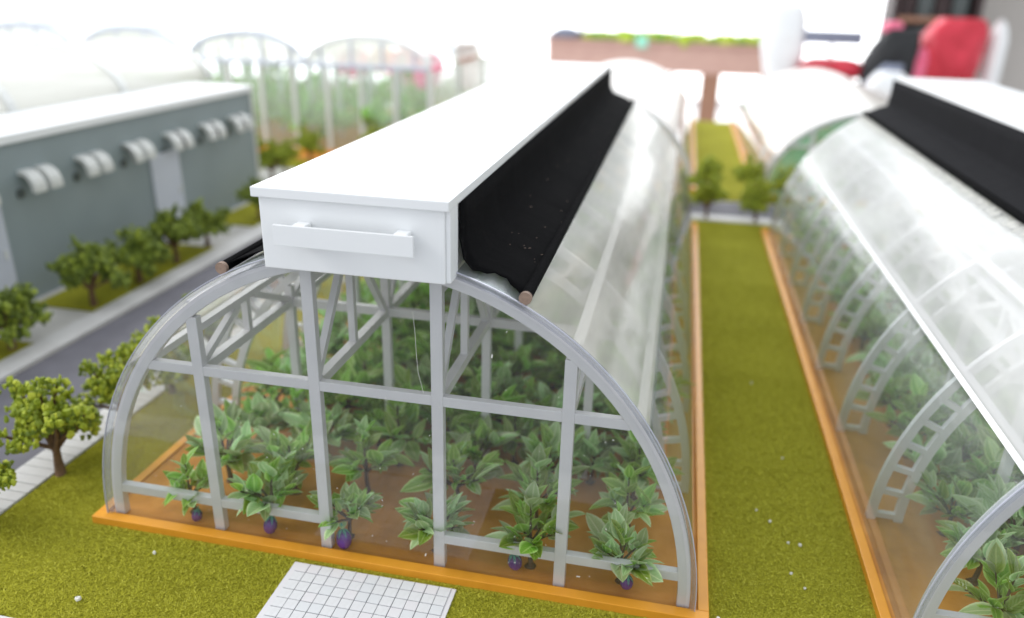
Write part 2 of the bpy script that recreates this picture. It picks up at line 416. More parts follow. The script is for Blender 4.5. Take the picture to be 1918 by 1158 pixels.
tag(o, 'short olive green flock grass covering the lawn around the greenhouses', 'grass', kind='stuff')

# ------------------------------------------------------------------ greenhouse
def prof(a, b, t0, t1, n):
    return [(a*math.cos(t0+(t1-t0)*i/n), b*math.sin(t0+(t1-t0)*i/n)) for i in range(n+1)]
def zat(x, a, b): return b*math.sqrt(max(0, 1-(x/a)**2))
FA, FB = 2.56, 2.70      # film
OA, OB = 2.535, 2.665    # frame outer
IA, IB = 2.435, 2.565    # frame inner
MID, LOW = 1.557, 0.285
def make_greenhouse(L, bay, ridge=True, roofmat='roof', detail=True, fm='frame'):
    g = empty('greenhouse')
    nb = int(round(L/bay)); ys = [i*bay for i in range(nb+1)]; L = ys[-1]
    # orange planter base
    for (x0, x1, y0, y1) in ((-2.685, 2.685, -0.12, -0.022), (-2.685, 2.685, L+0.12, L+0.22), (-2.685, -2.60, -0.022, L+0.12), (2.60, 2.685, -0.022, L+0.12)):
        MB().box(x0, x1, y0, y1, -0.07, 0.028).build('base_board', 'orange', g, bevel=0.006)
    MB().strip([(-2.60, -0.001), (2.60, -0.001)], -0.022, L+0.12, 1).build('soil_bed', 'soil', g)
    rib_me = None; xs = (-1.5, -0.5, 0.5, 1.5)
    # front frame
    d0, d1 = 0.0, 0.075
    MB().band(prof(OA, OB, 0, math.pi, 60), prof(IA, IB, 0, math.pi, 60), d0, d1).build('front_arch', fm, g, bevel=0.008)
    for x in xs:
        MB().box(x-0.047, x+0.047, d0+0.003, d1, 0.0, zat(abs(x)+0.03, IA, IB)+0.03).build('post', fm, g, bevel=0.006)
    edges = [-2.5]+list(xs)+[2.5]
    def rails(z, h, skip_mid, ya, yb, half):
        xe = zat(z, IB, IA)   # swap axes to get the half width of the inner arch at height z
        E_ = [-xe-0.02]+list(xs)+[xe+0.02]
        for i in range(5):
            if skip_mid and i == 2: continue
            a = E_[i]+(half if i else 0); b = E_[i+1]-(half if i < 4 else 0)
            MB().box(a, b, ya, yb, z-h/2, z+h/2).build('cross_rail', fm, g, bevel=0.006)
    rails(MID, 0.085, False, d0+0.006, d1-0.004, 0.045)
    rails(LOW, 0.085, True, d0+0.006, d1-0.004, 0.045)
    # clear front sheet, its dust, and the rim of the roof sheet
    pts = prof(OA-0.03, OB-0.03, 0, math.pi, 48)
    fs = MB(); n = len(pts)
    fs.v = [(x, -0.006, z) for x, z in pts]; fs.f = [tuple(range(n))]
    fs.build('front_sheet', 'clear', g)
    MB().band(prof(FA+0.012, FB+0.012, 0, math.pi, 60), prof(OA+0.004, OB+0.004, 0, math.pi, 60), -0.045, -0.0).build('sheet_rim', 'edge', g)
    MB().band(prof(FA+0.019, FB+0.019, 0, math.pi, 60), prof(FA+0.0125, FB+0.0125, 0, math.pi, 60), -0.050, -0.036).build('cut_edge', 'rimline', g)
    if detail:
        db = MB()
        for i in range(110):
            x = rng.uniform(-2.2, 2.2); z = rng.uniform(0.1, 2.2)
            if z > zat(x, IA, IB)-0.05: continue
            s_ = rng.uniform(0.003, 0.008) if i > 6 else 0.016
            a = rng.uniform(0, 3.14)
            db.bar((x, -0.010, z), (x+math.cos(a)*s_*1.8, -0.010, z+math.sin(a)*s_*1.8), s_*0.6, 0.002, up=(0,1,0))
        db.tube([(0.33, -0.012, 2.28), (0.345, -0.013, 2.1), (0.35, -0.012, 1.95), (0.36, -0.013, 1.8), (0.40, -0.012, 1.62)], 0.0015, 4)
        tag(db.build('dust', 'foam', g), kind='stuff')
    # inner ribs (ladder-like plates) with their posts and rails
    rib = MB()
    rib.band(prof(OA-0.01, OB-0.01, 0, math.pi, 56), prof(OA-0.085, OB-0.085, 0, math.pi, 56), -0.03, 0.03)
    rib.band(prof(OA-0.245, OB-0.245, 0, math.pi, 56), prof(OA-0.32, OB-0.32, 0, math.pi, 56), -0.03, 0.03)
    nr = 31
    for k in range(nr+1):
        t = 0.02+(math.pi-0.04)*k/nr
        a = Vector(((OA-0.08)*math.cos(t), 0, (OB-0.08)*math.sin(t))); b = Vector(((OA-0.25)*math.cos(t), 0, (OB-0.25)*math.sin(t)))
        rib.bar(a, b, 0.056, 0.05, up=(0, 1, 0)) if False else rib.bar(a, b, 0.05, 0.056, up=(0, 1, 0))
    rib_me = rib.mesh('ladder_rib', fm)
    post_me = {x: MB().box(x-0.04, x+0.04, -0.035, 0.035, 0.0, zat(abs(x)+0.03, OA-0.3, OB-0.3)).mesh('post', fm) for x in xs}
    xe = zat(MID, OB-0.3, OA-0.3)
    rail_me = MB().box(-xe, xe, -0.03, 0.03, MID-0.042, MID+0.042).mesh('cross_rail', fm)
    for yy in ys[1:]:
        o = link('ladder_rib', rib_me, g); o.location = (0, yy, 0)
        for x in xs:
            o = link('post', post_me[x], g); o.location = (0, yy, 0)
        o = link('cross_rail', rail_me, g); o.location = (0, yy, 0)
    # lengthwise trusses above the posts
    mids = {}
    for x in xs:
        zt = zat(abs(x)+0.04, IA-0.02, IB-0.02)-0.05
        t = MB(); zb = MID+0.0
        t.bar((x, 0.037, zb), (x, bay-0.037, zb), 0.075, 0.08)
        t.bar((x, 0.037, zt), (x, bay-0.037, zt), 0.06, 0.06)
        t.bar((x, 0.06, zb+0.04), (x, bay*0.42, zt-0.03), 0.055, 0.06)
        t.bar((x+0.001, bay*0.5, zb+0.04), (x+0.001, bay*0.5, zt-0.03), 0.06, 0.06)
        t.bar((x, bay-0.06, zb+0.04), (x, bay*0.58, zt-0.03), 0.055, 0.06)
        mids[x] = t.mesh('truss', fm)
        for yy in ys[:-1]:
            o = link('truss', mids[x], g); o.location = (0, yy+0.0, 0)
    for sx in (-1, 1):
        MB().box(min(sx*1.99, sx*2.06), max(sx*1.99, sx*2.06), 0.08, L, MID-0.045, MID+0.02).build('side_rail', fm, g)
        MB().bar((sx*1.53, 0.08, zat(1.53, OA, OB)-0.02), (sx*1.53, L, zat(1.53, OA, OB)-0.02), 0.08, 0.05).build('side_rail', fm, g)
    # films
    tm = math.asin(MID/FB)
    for k in (0, 1):
        a0, a1 = (0.0, tm) if k == 0 else (math.pi-tm, math.pi)
        MB().strip(prof(FA, FB, a0, a1, 14), -0.045, L+0.04, 24).build('side_film', 'side', g, smooth=True)
        tt = math.acos(0.60/FA) if ridge else math.pi/2
        b0, b1 = (tm, tt) if k == 0 else (math.pi-tt, math.pi-tm)
        MB().strip(prof(FA+0.004, FB+0.004, b0, b1, 14), -0.045, L+0.04, 24).build('roof_film', roofmat, g, smooth=True)
        # overlapping batten where roof film meets side film
        sgn = 1 if k == 0 else -1
        x1, z1 = FA*math.cos(tm), MID
        nx = Vector((sgn*0.83, 0, 0.56))
        pp = [Vector((sgn*(FA+0.010)*math.cos(tm+q), 0, (FB+0.010)*math.sin(tm+q))) for q in (-0.009, 0.009)]
        MB().strip([(v.x, v.z) for v in pp], -0.03, L+0.02, 6).build('film_batten', 'edge' if k == 0 else 'white', g)
    if not ridge:
        return g
    # ridge box with lid and front handle
    y0, y1 = -0.205, 11.0
    rb = MB().box(-0.695, 0.635, y0, y1, 2.585, 3.10).build('ridge_box', 'white', g, bevel=0.008)
    MB().box(-0.735, 0.672, y0-0.03, y1+0.03, 3.101, 3.172).build('lid', 'white', rb, bevel=0.007)
    h = MB(); h.box(-0.54, 0.455, y0-0.125, y0-0.105, 2.80, 2.945)
    h.build('handle', 'white', rb, bevel=0.003)
    for hx in (-0.36, 0.36):
        MB().box(hx-0.05, hx+0.05, y0-0.104, y0, 2.79, 2.948).build('handle_block', 'white', rb, bevel=0.012)
    MB().box(0.636, 0.668, y0+0.02, 0.0, 2.59, 3.10).build('cheek', 'white', rb, bevel=0.003)
    # black shade cloths with rollers on both roof slopes
    for sgn in (1, -1):
        rr = random.Random(31+sgn)
        t0 = math.acos(0.70/FA); t1 = math.acos(1.135/FA)
        pr = [(0.668, 3.09), (0.668, 2.95), (0.669, 2.82), (0.69, 2.70)] if sgn > 0 else [(0.733, 3.09), (0.735, 2.95), (0.737, 2.82), (0.75, 2.70)]
        nn = 10
        for i in range(1, nn+1):
            t = t0+(t1-t0)*i/nn; pr.append(((FA+0.03)*math.cos(t), (FB+0.03)*math.sin(t)))
        cl = MB(); ny = 60; yA, yB = 0.012, 11.25
        ph = [rr.uniform(0, 6.28) for _ in range(6)]
        cols = len(pr)
        for j in range(ny+1):
            yy = yA+(yB-yA)*j/ny
            for i, (x, z) in enumerate(pr):
                k = max(0, i-3)/(cols-4)
                wv = 0.010*math.sin(yy*1.9+i*0.35+ph[0])+0.005*math.sin(yy*4.1-i*0.5+ph[1])
                yj = yy
                if j == 0: yj += max(0, 1-abs(k-0.5)/0.46)*0.20*(0.85+0.15*math.sin(i*2.9))  # torn near corner
                cl.v.append((sgn*(x+0.012+wv*0.6*min(1, i/3)), yj, z+0.012+abs(wv)*k))
        for j in range(ny):
            for i in range(cols-1):
                a = j*cols+i; cl.f.append((a, a+1, a+cols+1, a+cols))
        so = cl.build('shade_cloth', 'shade', g, smooth=True)
        if detail and sgn > 0:
            sp = MB()
            for q in range(36):
                tq = rr.uniform(t1, t0); yq = rr.uniform(0.3, 1)**2*7
                a_ = Vector(((FA+0.052)*math.cos(tq), yq, (FB+0.052)*math.sin(tq))); e_ = rr.uniform(0.002, 0.006)
                sp.bar(a_, a_+Vector((e_*rr.uniform(1, 4), e_*2, 0)), e_, 0.002)
            tag(sp.build('lint', 'rod', so), kind='stuff')
        sd = so.modifiers.new('thick', 'SOLIDIFY'); sd.thickness = 0.008
        tA, tB = math.acos(0.66/FA), math.acos(1.10/FA)
        pq = [((FA+0.014)*math.cos(tA+(tB-tA)*i/8)*sgn, (FB+0.014)*math.sin(tA+(tB-tA)*i/8)) for i in range(9)]
        sc_ = MB().strip(pq, -0.03, 0.34, 6)
        sc_.build('film_scrap', 'scrap', g, smooth=True)
        x, z = sgn*(FA+0.05)*math.cos(t1), (FB+0.05)*math.sin(t1)+0.01
        ro = MB().tube([(x, 0.0, z), (x, 3, z+0.004), (x, 7, z), (x, 11.2, z)], 0.042, 14).build('roller', 'shade', g, smooth=False)
        MB().tube([(x, -0.035, z), (x, 0.0, z)], 0.046, 18).build('roller_end', 'rod', ro)
        # thin clear scrap under the torn corner
    return g

gh = make_greenhouse(11.2, 1.6)
tag(gh, 'nearest arched model greenhouse with white ridge box and black shade cloth, orange base', 'greenhouse', 'arched model greenhouses')
cm = child_map()
gh2 = copy_tree(gh, cm)
gh2.location = (6.67, 0, 0)
gh2['label'] = 'arched model greenhouse at the right edge, across the green lawn strip'
gf = make_greenhouse(12.0, 2.0, ridge=False, roofmat='frost', detail=False, fm='white')
gf.location = (6.72, 14.6, 0); gf.scale = (1, 1, 0.78)
tag(gf, 'blurred white roofed greenhouse with green gable beyond the cross road at right', 'greenhouse', 'arched model greenhouses')
pts = prof(OA-0.12, OB-0.12, 0, math.pi, 40)
gg = MB(); gg.v = [(x, 0.09, z) for x, z in pts]; gg.f = [tuple(range(len(pts)))]
gg.build('gable_panel', 'greenfilm', gf)
cm = child_map()
g3 = copy_tree(gf, cm); g3.location = (0.0, 14.8, 0)
for c in kids(g3):
    if c.name.startswith('gable_panel'):
        c.data = c.data.copy(); c.data.materials[0] = M['frost']
for c in kids(gh):
    if c.name.startswith('roof_film'):
        c.data = c.data.copy(); c.data.materials[0] = M['roofmain']
fr_ = MB(); frg = random.Random(44)
for q in range(900):
    yq = frg.uniform(0.1, 11.1); t_ = math.pi-math.acos(1.16/FA)+frg.uniform(0, 0.02)
    a_ = Vector(((FA+0.03)*math.cos(t_), yq, (FB+0.03)*math.sin(t_))); l_ = frg.uniform(0.02, 0.11)
    tt = t_+l_/2.6
    b_ = Vector(((FA+0.035)*math.cos(tt), yq+frg.uniform(-.03, .03), (FB+0.035)*math.sin(tt)))
    fr_.bar(a_, b_, 0.006, 0.004)
tag(fr_.build('cloth_fringe', 'foam', gh2), kind='stuff')
for c in kids(gh2):
    if c.name.startswith('roof_film'):
        c.data = c.data.copy(); c.data.materials[0] = M['roof2']
    if c.name.startswith('side_film'):
        c.data = c.data.copy(); c.data.materials[0] = M['side2']
    if c.name.startswith('shade_cloth'):
        c.data = c.data.copy(); c.data.materials[0] = M['shade2']
g3['label'] = 'overexposed white greenhouse roof directly behind the nearest greenhouse'

# ------------------------------------------------------------------ plants
def leaf_geo(width=0.42, fold=0.10, curl=0.16, n=6):
    V = []; F = []; U = []
    for i in range(n+1):
        t = i/n
        wd = width*0.5*(math.sin(math.pi*min(1, t**0.75*0.985+0.015))**0.8)*(1 if t < 1 else 0)
        z0 = -curl*t*t
        for k, s_ in enumerate((-1, -0.5, 0, 0.5, 1)):
            V.append((s_*wd, t, z0+abs(s_)*fold*(wd/width*2)*0.9))
            U.append((0.5+0.5*s_, t))
    for i in range(n):
        for k in range(4):
            a = i*5+k; F.append((a, a+1, a+6, a+5))
    return np.array(V), F, U
LG = [leaf_geo(0.50, 0.14, 0.06), leaf_geo(0.42, 0.12, 0.22), leaf_geo(0.58, 0.08, -0.06)]
def mesh_uv(name, V, F, U, mat):
    me = bpy.data.meshes.new(name); me.from_pydata([tuple(v) for v in V], [], F)
    uvl = me.uv_layers.new(name='UVMap')
    li = np.zeros(len(me.loops), dtype=np.int32); me.loops.foreach_get('vertex_index', li)
    uvl.data.foreach_set('uv', np.array(U, dtype=np.float32)[li].reshape(-1))
    me.materials.append(M[mat]); me.shade_smooth(); me.update(); return me
LEAF_ME = [[mesh_uv('leaf', V, F, U, mt) for (V, F, U) in LG] for mt in ('leaf', 'leafpale')]
def plant_spec(rg, big=1.0):
    H = rg.uniform(0.20, 0.34)*big; segs = []; leaves = []
    top = Vector((rg.uniform(-0.03, 0.03), rg.uniform(-0.03, 0.03), H))
    segs.append([(0, 0, -0.01), (top.x*0.4+0.01, top.y*0.4, H*0.5), tuple(top)])
    nb = rg.randint(6, 8); a0 = rg.uniform(0, 6.28)
    for b in range(nb+1):
        if b == nb: d = Vector((rg.uniform(-0.1, 0.1), rg.uniform(-0.1, 0.1), 1))
        else:
            a = a0+b*6.283/nb+rg.uniform(-0.35, 0.35); el = rg.uniform(0.25, 1.0)
            d = Vector((math.cos(a)*math.cos(el), math.sin(a)*math.cos(el), math.sin(el)))
        ln = rg.uniform(0.13, 0.33)*big
        st = Vector(top)*(0.75 if b < nb else 1.0); tip = st+d*ln
        segs.append([tuple(st), tuple(st+d*ln*0.5+Vector((0, 0, 0.015))), tuple(tip)])
        nl = rg.randint(6, 8)
        for l in range(nl):
            aa = rg.uniform(0, 0.5)+l*6.283/nl; tilt = rg.uniform(0.25, 1.15)
            side = d.cross(Vector((0, 0, 1)));
            if side.length < 0.05: side = Vector((1, 0, 0))
            side.normalize(); up = side.cross(d).normalized()
            dr = (d*math.cos(tilt)+(side*math.cos(aa)+up*math.sin(aa))*math.sin(tilt)).normalized()
            dr.z += 0.12; dr.normalize()
            q = dr.to_track_quat('Y', 'Z').to_matrix() @ Matrix.Rotation(rg.uniform(-0.5, 0.5), 3, 'Y')
            ln2 = rg.choice((0.13, 0.16, 0.19, 0.22, 0.26))*rg.uniform(0.85, 1.1)*big
            pos = st+d*ln*rg.uniform(0.4, 1.0)
            M4 = (q*1.0).to_4x4(); M4 = Matrix.Translation(pos) @ M4 @ Matrix.Diagonal((ln2, ln2, ln2, 1))
            leaves.append((M4, rg.randrange(3)))
    return segs, leaves
def stem_mesh(segs):
    s = MB()
    for i, sg in enumerate(segs):
        s.tube(sg, [0.022, 0.018, 0.015] if i == 0 else [0.012, 0.009, 0.006], 7)
    # a flared root foot
    s.lump((0, 0, 0.0), 0.05, 0.045, 0.022, 8, 5, 0.25)
    return s.mesh('stem', 'stem', True)
fruit_me = MB().lump((0, 0, -0.055), 0.052, 0.052, 0.062, 14, 10, 0.0).mesh('aubergine', 'purple', True)
cb = MB()
for k in range(6):
    a = k*1.047
    cb.add([(0, 0, 0.022), (math.cos(a-0.35)*0.03, math.sin(a-0.35)*0.03, 0.004), (math.cos(a)*0.052, math.sin(a)*0.052, -0.03), (math.cos(a+0.35)*0.03, math.sin(a+0.35)*0.03, 0.004)], [(0, 1, 2, 3)])
cb.tube([(0, 0, 0.012), (0.004, 0, 0.05)], 0.008, 6)
calyx_me = cb.mesh('calyx', 'calyx')
def add_fruit(root, loc, s=1.0, rx=0.0):
    o = link('aubergine', fruit_me, root); o.location = loc; o.scale = (s*1.02, s*1.02, s*1.12); o.rotation_euler = (rx, 0.2, 0)
    c = link('calyx', calyx_me, o)
def plant_parts(name, spec, pal):
    p = empty(name); segs, lv = spec
    link('stem', stem_mesh(segs), p)
    for M4, k in lv:
        o = link('leaf', LEAF_ME[pal if rng.random() < 0.7 else 1-pal][k], p); o.matrix_local = M4
    return p
def foliage_mesh(spec, pal):
    Vs = []; Fs = []; Us = []; b = 0
    for M4, k in spec[1]:
        V, F, U = LG[k]; A = np.array(M4)
        Vs.append(V @ A[:3, :3].T + A[:3, 3]); Fs += [tuple(i+b for i in q) for q in F]; Us += U; b += len(V)
    return mesh_uv('foliage', np.concatenate(Vs), Fs, Us, 'leafpale' if pal else 'leaf')
prg = random.Random(99)
specs = [plant_spec(prg) for _ in range(5)]
protoA = [plant_parts('eggplant_plant', specs[i], i % 2) for i in range(5)]
stem_me = [stem_mesh(s[0]) for s in specs]
fol_me = [foliage_mesh(s, i % 2) for i, s in enumerate(specs)]
cm = child_map(); usedA = set()
def put_detailed(i, loc, rz, s, label, group):
    if i in usedA: r = copy_tree(protoA[i], cm)
    else: r = protoA[i]; usedA.add(i)
    r.location = loc; r.rotation_euler = (0, 0, rz); r.scale = (s, s, s)
    tag(r, label, 'plant', group); return r
def put_simple(i, loc, rz, s, label, group):
    r = empty('eggplant_plant', loc, rz, label, 'plant', group); r.scale = (s, s, s)
    link('stem', stem_me[i], r); link('foliage', fol_me[i], r); return r
colx = [-1.86, -1.12, -0.37, 0.43, 1.24, 1.98]
ordc = ['far left', 'second from left', 'third from left', 'third from right', 'second from right', 'far right']
ordr = ['second', 'third', 'fourth']
frontlab = ['front row plant at the left end, aubergine beside its stem',
            'bushy bright green front row plant between the first and second posts',
            'small leafed front row plant right of the second post above a large dark aubergine',
            'pale drooping front row plant just left of the third post, no fruit',
            'compact broad leafed front row plant with round purple aubergine, right of the third post',
            'loose front row plant with tealcapped aubergine at the right arch foot'.replace('tealcapped', 'teal capped')]
G1 = 'eggplant plants in the nearest greenhouse'; G2 = 'eggplant plants in the right greenhouse'
sc0 = [0.92, 1.12, 0.92, 1.1, 1.08, 1.0]
for j in range(20):
    y = 0.19+j*0.56
    for i, x in enumerate(colx):
        k = prg.randrange(5); rz = prg.uniform(0, 6.28)
        lx = x+prg.uniform(-0.07, 0.07)*(j > 0); ly = y+prg.uniform(-0.08, 0.08)*(j > 0)
        if j == 0:
            k = [0, 1, 2, 3, 4, 1][i]
            r = put_detailed(k, (lx, ly, 0), [0.4, 1.2, 2.4, 0.2, 4.0, 5.0][i], sc0[i], frontlab[i], G1)
            fr = [(0.10, -0.1, 0.10, 0.95), (0.07, -0.1, 0.14, 1.0), (0.0, -0.14, 0.17, 1.35), None, (-0.12, -0.09, 0.15, 1.05), (0.06, -0.12, 0.15, 1.0)][i]
            if fr:
                a = -r.rotation_euler[2]; fx, fy = fr[0], fr[1]
                add_fruit(r, (fx*math.cos(a)-fy*math.sin(a), fx*math.sin(a)+fy*math.cos(a), fr[2]), fr[3])
        elif j <= 2:
            put_detailed(k, (lx, ly, 0), rz, prg.uniform(1.08, 1.3), 'eggplant plant in the %s row of the nearest greenhouse, %s' % (ordr[j-1], ordc[i]), G1)
        elif j == 3:
            put_simple(k, (lx, ly, 0), rz, prg.uniform(1.1, 1.35), 'eggplant plant in the fourth row of the nearest greenhouse, %s' % ordc[i], G1)
        else:
            put_simple(k, (lx, ly, 0), rz, prg.uniform(1.1, 1.4), 'blurred eggplant plant in the rear rows of the nearest greenhouse', G1)
for j in range(13):
    for i in range(5):
        k = prg.randrange(5)
        put_simple(k, ((colx[i]+colx[i+1])/2+prg.uniform(-.1, .1), 1.6+j*0.7+prg.uniform(-.1, .1), 0), prg.uniform(0, 6.28), prg.uniform(0.85, 1.15), 'blurred eggplant plant in the rear rows of the nearest greenhouse', G1)
for j in range(18):
    y = 0.25+j*0.62
    for i in range(5):
        x = 6.67+colx[i]+prg.uniform(-0.07, 0.07); k = prg.randrange(5); rz = prg.uniform(0, 6.28)
        if j < 3 and i < 3:
            put_detailed(k, (x, y, 0), rz, prg.uniform(0.95, 1.15), 'eggplant plant in the right greenhouse, %s row, %s' % (['front', 'second', 'third'][j], ordc[i]), G2)
        if i < 2 and 1 <= j <= 12:
            put_simple(prg.randrange(5), (x+0.37, y+0.3, 0), prg.uniform(0, 6.28), prg.uniform(1.0, 1.25), 'blurred eggplant plant among the rear rows of the right greenhouse', G2)
        if not (j < 3 and i < 3) and (i < 4 or j > 4):
            put_simple(k, (x, y+prg.uniform(-0.1, 0.1), 0), rz, prg.uniform(1.1, 1.4), 'blurred eggplant plant among the rear rows of the right greenhouse', G2)

# ------------------------------------------------------------------ trees
lump_me = []
def tree_meshes(seed, size, crownmat, nl=1250):
    rg = random.Random(seed); tr = MB(); cr = MB()
    H = size*0.36
    tr.tube([(0, 0, -0.04), (rg.uniform(-.01, .01), 0.005, H*0.45), (rg.uniform(-.02, .02), rg.uniform(-.02, .02), H)], [0.052*size/0.8*1.0, 0.036, 0.028], 8)
    tr.lump((0, 0, -0.03), 0.07, 0.065, 0.03, 9, 5, 0.25, rg)
    tips = []
    nb = 12
    for b in range(nb):
        a = b*6.283/nb+rg.uniform(-0.3, 0.3); el = rg.uniform(0.15, 1.4)
        d = Vector((math.cos(a)*math.cos(el), math.sin(a)*math.cos(el), math.sin(el)*1.45))
        ln = size*rg.uniform(0.40, 0.60); st = Vector((0, 0, H*rg.uniform(0.7, 1.0)))
        mid = st+d*ln*0.5+Vector((rg.uniform(-.03, .03), rg.uniform(-.03, .03), 0.02)); tip = st+d*ln
        tr.tube([st, mid, tip], [0.021, 0.015, 0.009], 6)
        tips.append(tip)
        for q in range(2):
            t2 = mid+Vector((rg.uniform(-1, 1), rg.uniform(-1, 1), rg.uniform(0.1, 0.9))).normalized()*size*0.2
            tr.tube([mid, t2], [0.011, 0.006], 5); tips.append(t2)
    for i in range(nl):
        t = tips[rg.randrange(len(tips))]
        o = Vector((rg.gauss(0, 1), rg.gauss(0, 1), rg.gauss(0, 0.9)))*size*(0.056 if crownmat == 'crown' else 0.062)
        c = t+o; s_ = size*rg.uniform(0.016, 0.036)*(1.0 if crownmat == 'crown' else 1.25)
        cr.lump(c, s_*rg.uniform(.8, 1.2), s_*rg.uniform(.8, 1.2), s_*rg.uniform(.9, 1.7), 5, 4, 0.45, rg)
    return tr.mesh('trunk', 'bark', True), cr.mesh('crown', crownmat, False)
TM = [tree_meshes(11, 0.78, 'crown'), tree_meshes(12, 0.78, 'crown'), tree_meshes(13, 0.74, 'crown2', 950), tree_meshes(14, 0.74, 'crown2', 950)]
def tree(k, x, y, rz, s, label, group):
    r = empty('model_tree', (x, y, LZ+0.01), rz, label, 'tree', group); r.scale = (s, s, s)
    link('trunk', TM[k][0], r); link('crown', TM[k][1], r); return r
GA = 'model trees beside the near pavement'; GB = 'model trees in front of the grey building'; GC = 'model trees along the cross road'
for k, x, y, rz, s, lb in ((0, -3.50, 0.46, 0.3, 1.14, 'full bright green tree with spreading branches on the lawn edge left of the nearest greenhouse'),
                           (1, -3.45, 1.36, 2.0, 1.0, 'bright green tree partly behind the left arch of the nearest greenhouse'),
                           (0, -3.45, 2.2, 4.0, 1.0, 'green tree top peeking above the left arch of the nearest greenhouse'),
                           (1, -3.55, -0.42, 1.0, 0.85, 'tree cut off by the left edge of the picture near the white kerb'),
                           (1, -3.45, 3.1, 1.0, 1.0, 'green tree top just showing above the left arch below the roller end'),
                           (0, -3.45, 5.6, 1.0, 1.0, 'blurred tree seen through the left side film of the nearest greenhouse'),
                           (1, -3.45, 7.6, 3.0, 1.0, 'further blurred tree hidden behind the ridge box at the road')):
    tree(k, x, y, rz, s, lb, GA)
for k, x, y, rz, s, lb in ((2, -6.12, 2.72, 0.0, 1.22, 'dark green tree at the left picture edge across the road'),
                           (3, -6.15, 4.30, 1.0, 1.2, 'dark green tree nearest the corner of the long lawn patch by the grey building'),
                           (2, -6.12, 5.32, 2.4, 1.18, 'dark green tree second along the long lawn patch by the grey building'),
                           (3, -6.15, 6.35, 4.0, 1.18, 'dark green tree below the pale door of the grey building'),
                           (2, -6.15, 7.30, 5.2, 1.12, 'dark green tree right of the pale door, at the end of the lawn patch'),
                           (3, -6.2, 9.3, 2.0, 1.0, 'dark tree beside the left end of the ridge box lid')):
    tree(k, x, y, rz, s, lb, GB)
for k, x, y, rz, s, lb in ((1, 2.88, 12.15, 0.5, 0.95, 'left tree of the nearer pair at the end of the lawn strip'),
                           (0, 3.92, 12.2, 2.5, 1.0, 'right tree of the nearer pair at the end of the lawn strip'),
                           (0, 2.88, 14.2, 1.5, 1.05, 'left tree of the pair just beyond the cross road'),
                           (1, 3.9, 14.3, 3.5, 1.05, 'right tree of the pair just beyond the cross road'),
                           (0, 4.75, 14.25, 0.5, 0.9, 'tree in front of the green gable beyond the cross road'),
                           (0, -7.55, 12.4, 0.5, 1.1, 'olive tree at the far corner of the grey building'),
                           (1, -7.6, 13.2, 1.5, 0.95, 'olive tree before the orange soil of the glasshouse'),
                           (0, -9.3, 14.6, 2.5, 0.95, 'olive tree against the glass wall left of centre'),
                           (1, -7.7, 14.8, 4.5, 1.0, 'olive tree against the glass wall near the white columns'),
                           (0, -5.9, 15.1, 3.3, 1.1, 'olive tree at the right end of the glass wall')):
    tree(k, x, y, rz, s, lb, GC)

# ------------------------------------------------------------------ grey building with vent hoods
bd = empty('grey_building', (-7.2, 3, 0), 0, 'long grey model building with curved white vent hoods and pale doors, left of the road', 'building')
def bp(mb, name, mat, parent=bd, **k):
    o = mb.build(name, mat, parent, **k)
    return o
B = lambda x0, x1, y0, y1, z0, z1: MB().box(x0+7.2, x1+7.2, y0-3, y1-3, z0, z1)
bp(B(-12.5, -7.2, -6, 11.15, -0.09, 2.27), 'wall', 'greywall')
bp(B(-12.6, -7.15, -6.1, 11.2, 2.271, 2.40), 'roof', 'white', bevel=0.01)
bp(B(-7.205, -7.17, 11.1, 11.18, -0.05, 2.26), 'corner_trim', 'hood')
for (y0, y1) in ((7.42, 8.26), (3.22, 4.05)):
    d = bp(B(-7.199, -7.16, y0, y1, -0.05, 1.53), 'door', 'door', bevel=0.006)
    MB().box(0.04, 0.06, y1-3-0.12, y1-3-0.08, 0.70, 0.84).build('handle', 'hood', d)
hood = MB()
for dy in (-0.15, 0.17):
    pr = []
    n = 12
    for i in range(n+1):
        t = R(-10)+R(125)*i/n
        pr.append((0.02+0.25*math.cos(t), 0.27*math.sin(t)-0.04))
    # ribbed half-round hood swept over a width of 0.3
    for q in range(3):
        yA = dy-0.12+q*0.08
        hood.band([(x, z) for x, z in pr], [(x*0.72, z*0.72) for x, z in pr], yA+0.010, yA+0.070)
    hood.band([(x*0.97, z*0.97) for x, z in pr], [(x*0.75, z*0.75) for x, z in pr], dy-0.11, dy+0.11)
hood_me = hood.mesh('vent_hood', 'hood', False)
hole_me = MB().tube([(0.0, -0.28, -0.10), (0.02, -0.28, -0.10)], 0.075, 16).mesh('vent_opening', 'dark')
for yy in (4.78, 5.92, 7.05, 8.2, 9.35, 10.4, 3.6, 2.45):
    h = link('vent_hood', hood_me, bd); h.location = (0.0, yy-3-0.03, 1.64)
    o = link('vent_opening', hole_me, h)
# cream translucent roof house standing behind the parapet
cr = empty('cream_roof_greenhouse', (-10.6, 3, 2.38), 0, 'cream translucent barrel roof standing on top of the grey building', 'greenhouse')
def strip_prof(a, b, n=16): return [(a*math.cos(math.pi*i/n), b*math.sin(math.pi*i/n)) for i in range(n+1)]
MB().strip(strip_prof(1.9, 0.85), -9, 9.0, 8).build('roof_film', 'creamfilm', cr, smooth=True)
pp = strip_prof(1.9, 0.85); gm = MB(); gm.v = [(x, 9.0, z) for x, z in pp]; gm.f = [tuple(range(len(pp)))]
gm.build('gable', 'creamfilm', cr)
rbm = MB().band(strip_prof(1.94, 0.89), strip_prof(1.88, 0.83), -0.09, 0.09).mesh('roof_rib', 'hood')
for yy in (-6, -3, 0, 3.2, 6.0, 9.0):
    o = link('roof_rib', rbm, cr); o.location = (0, yy, 0)

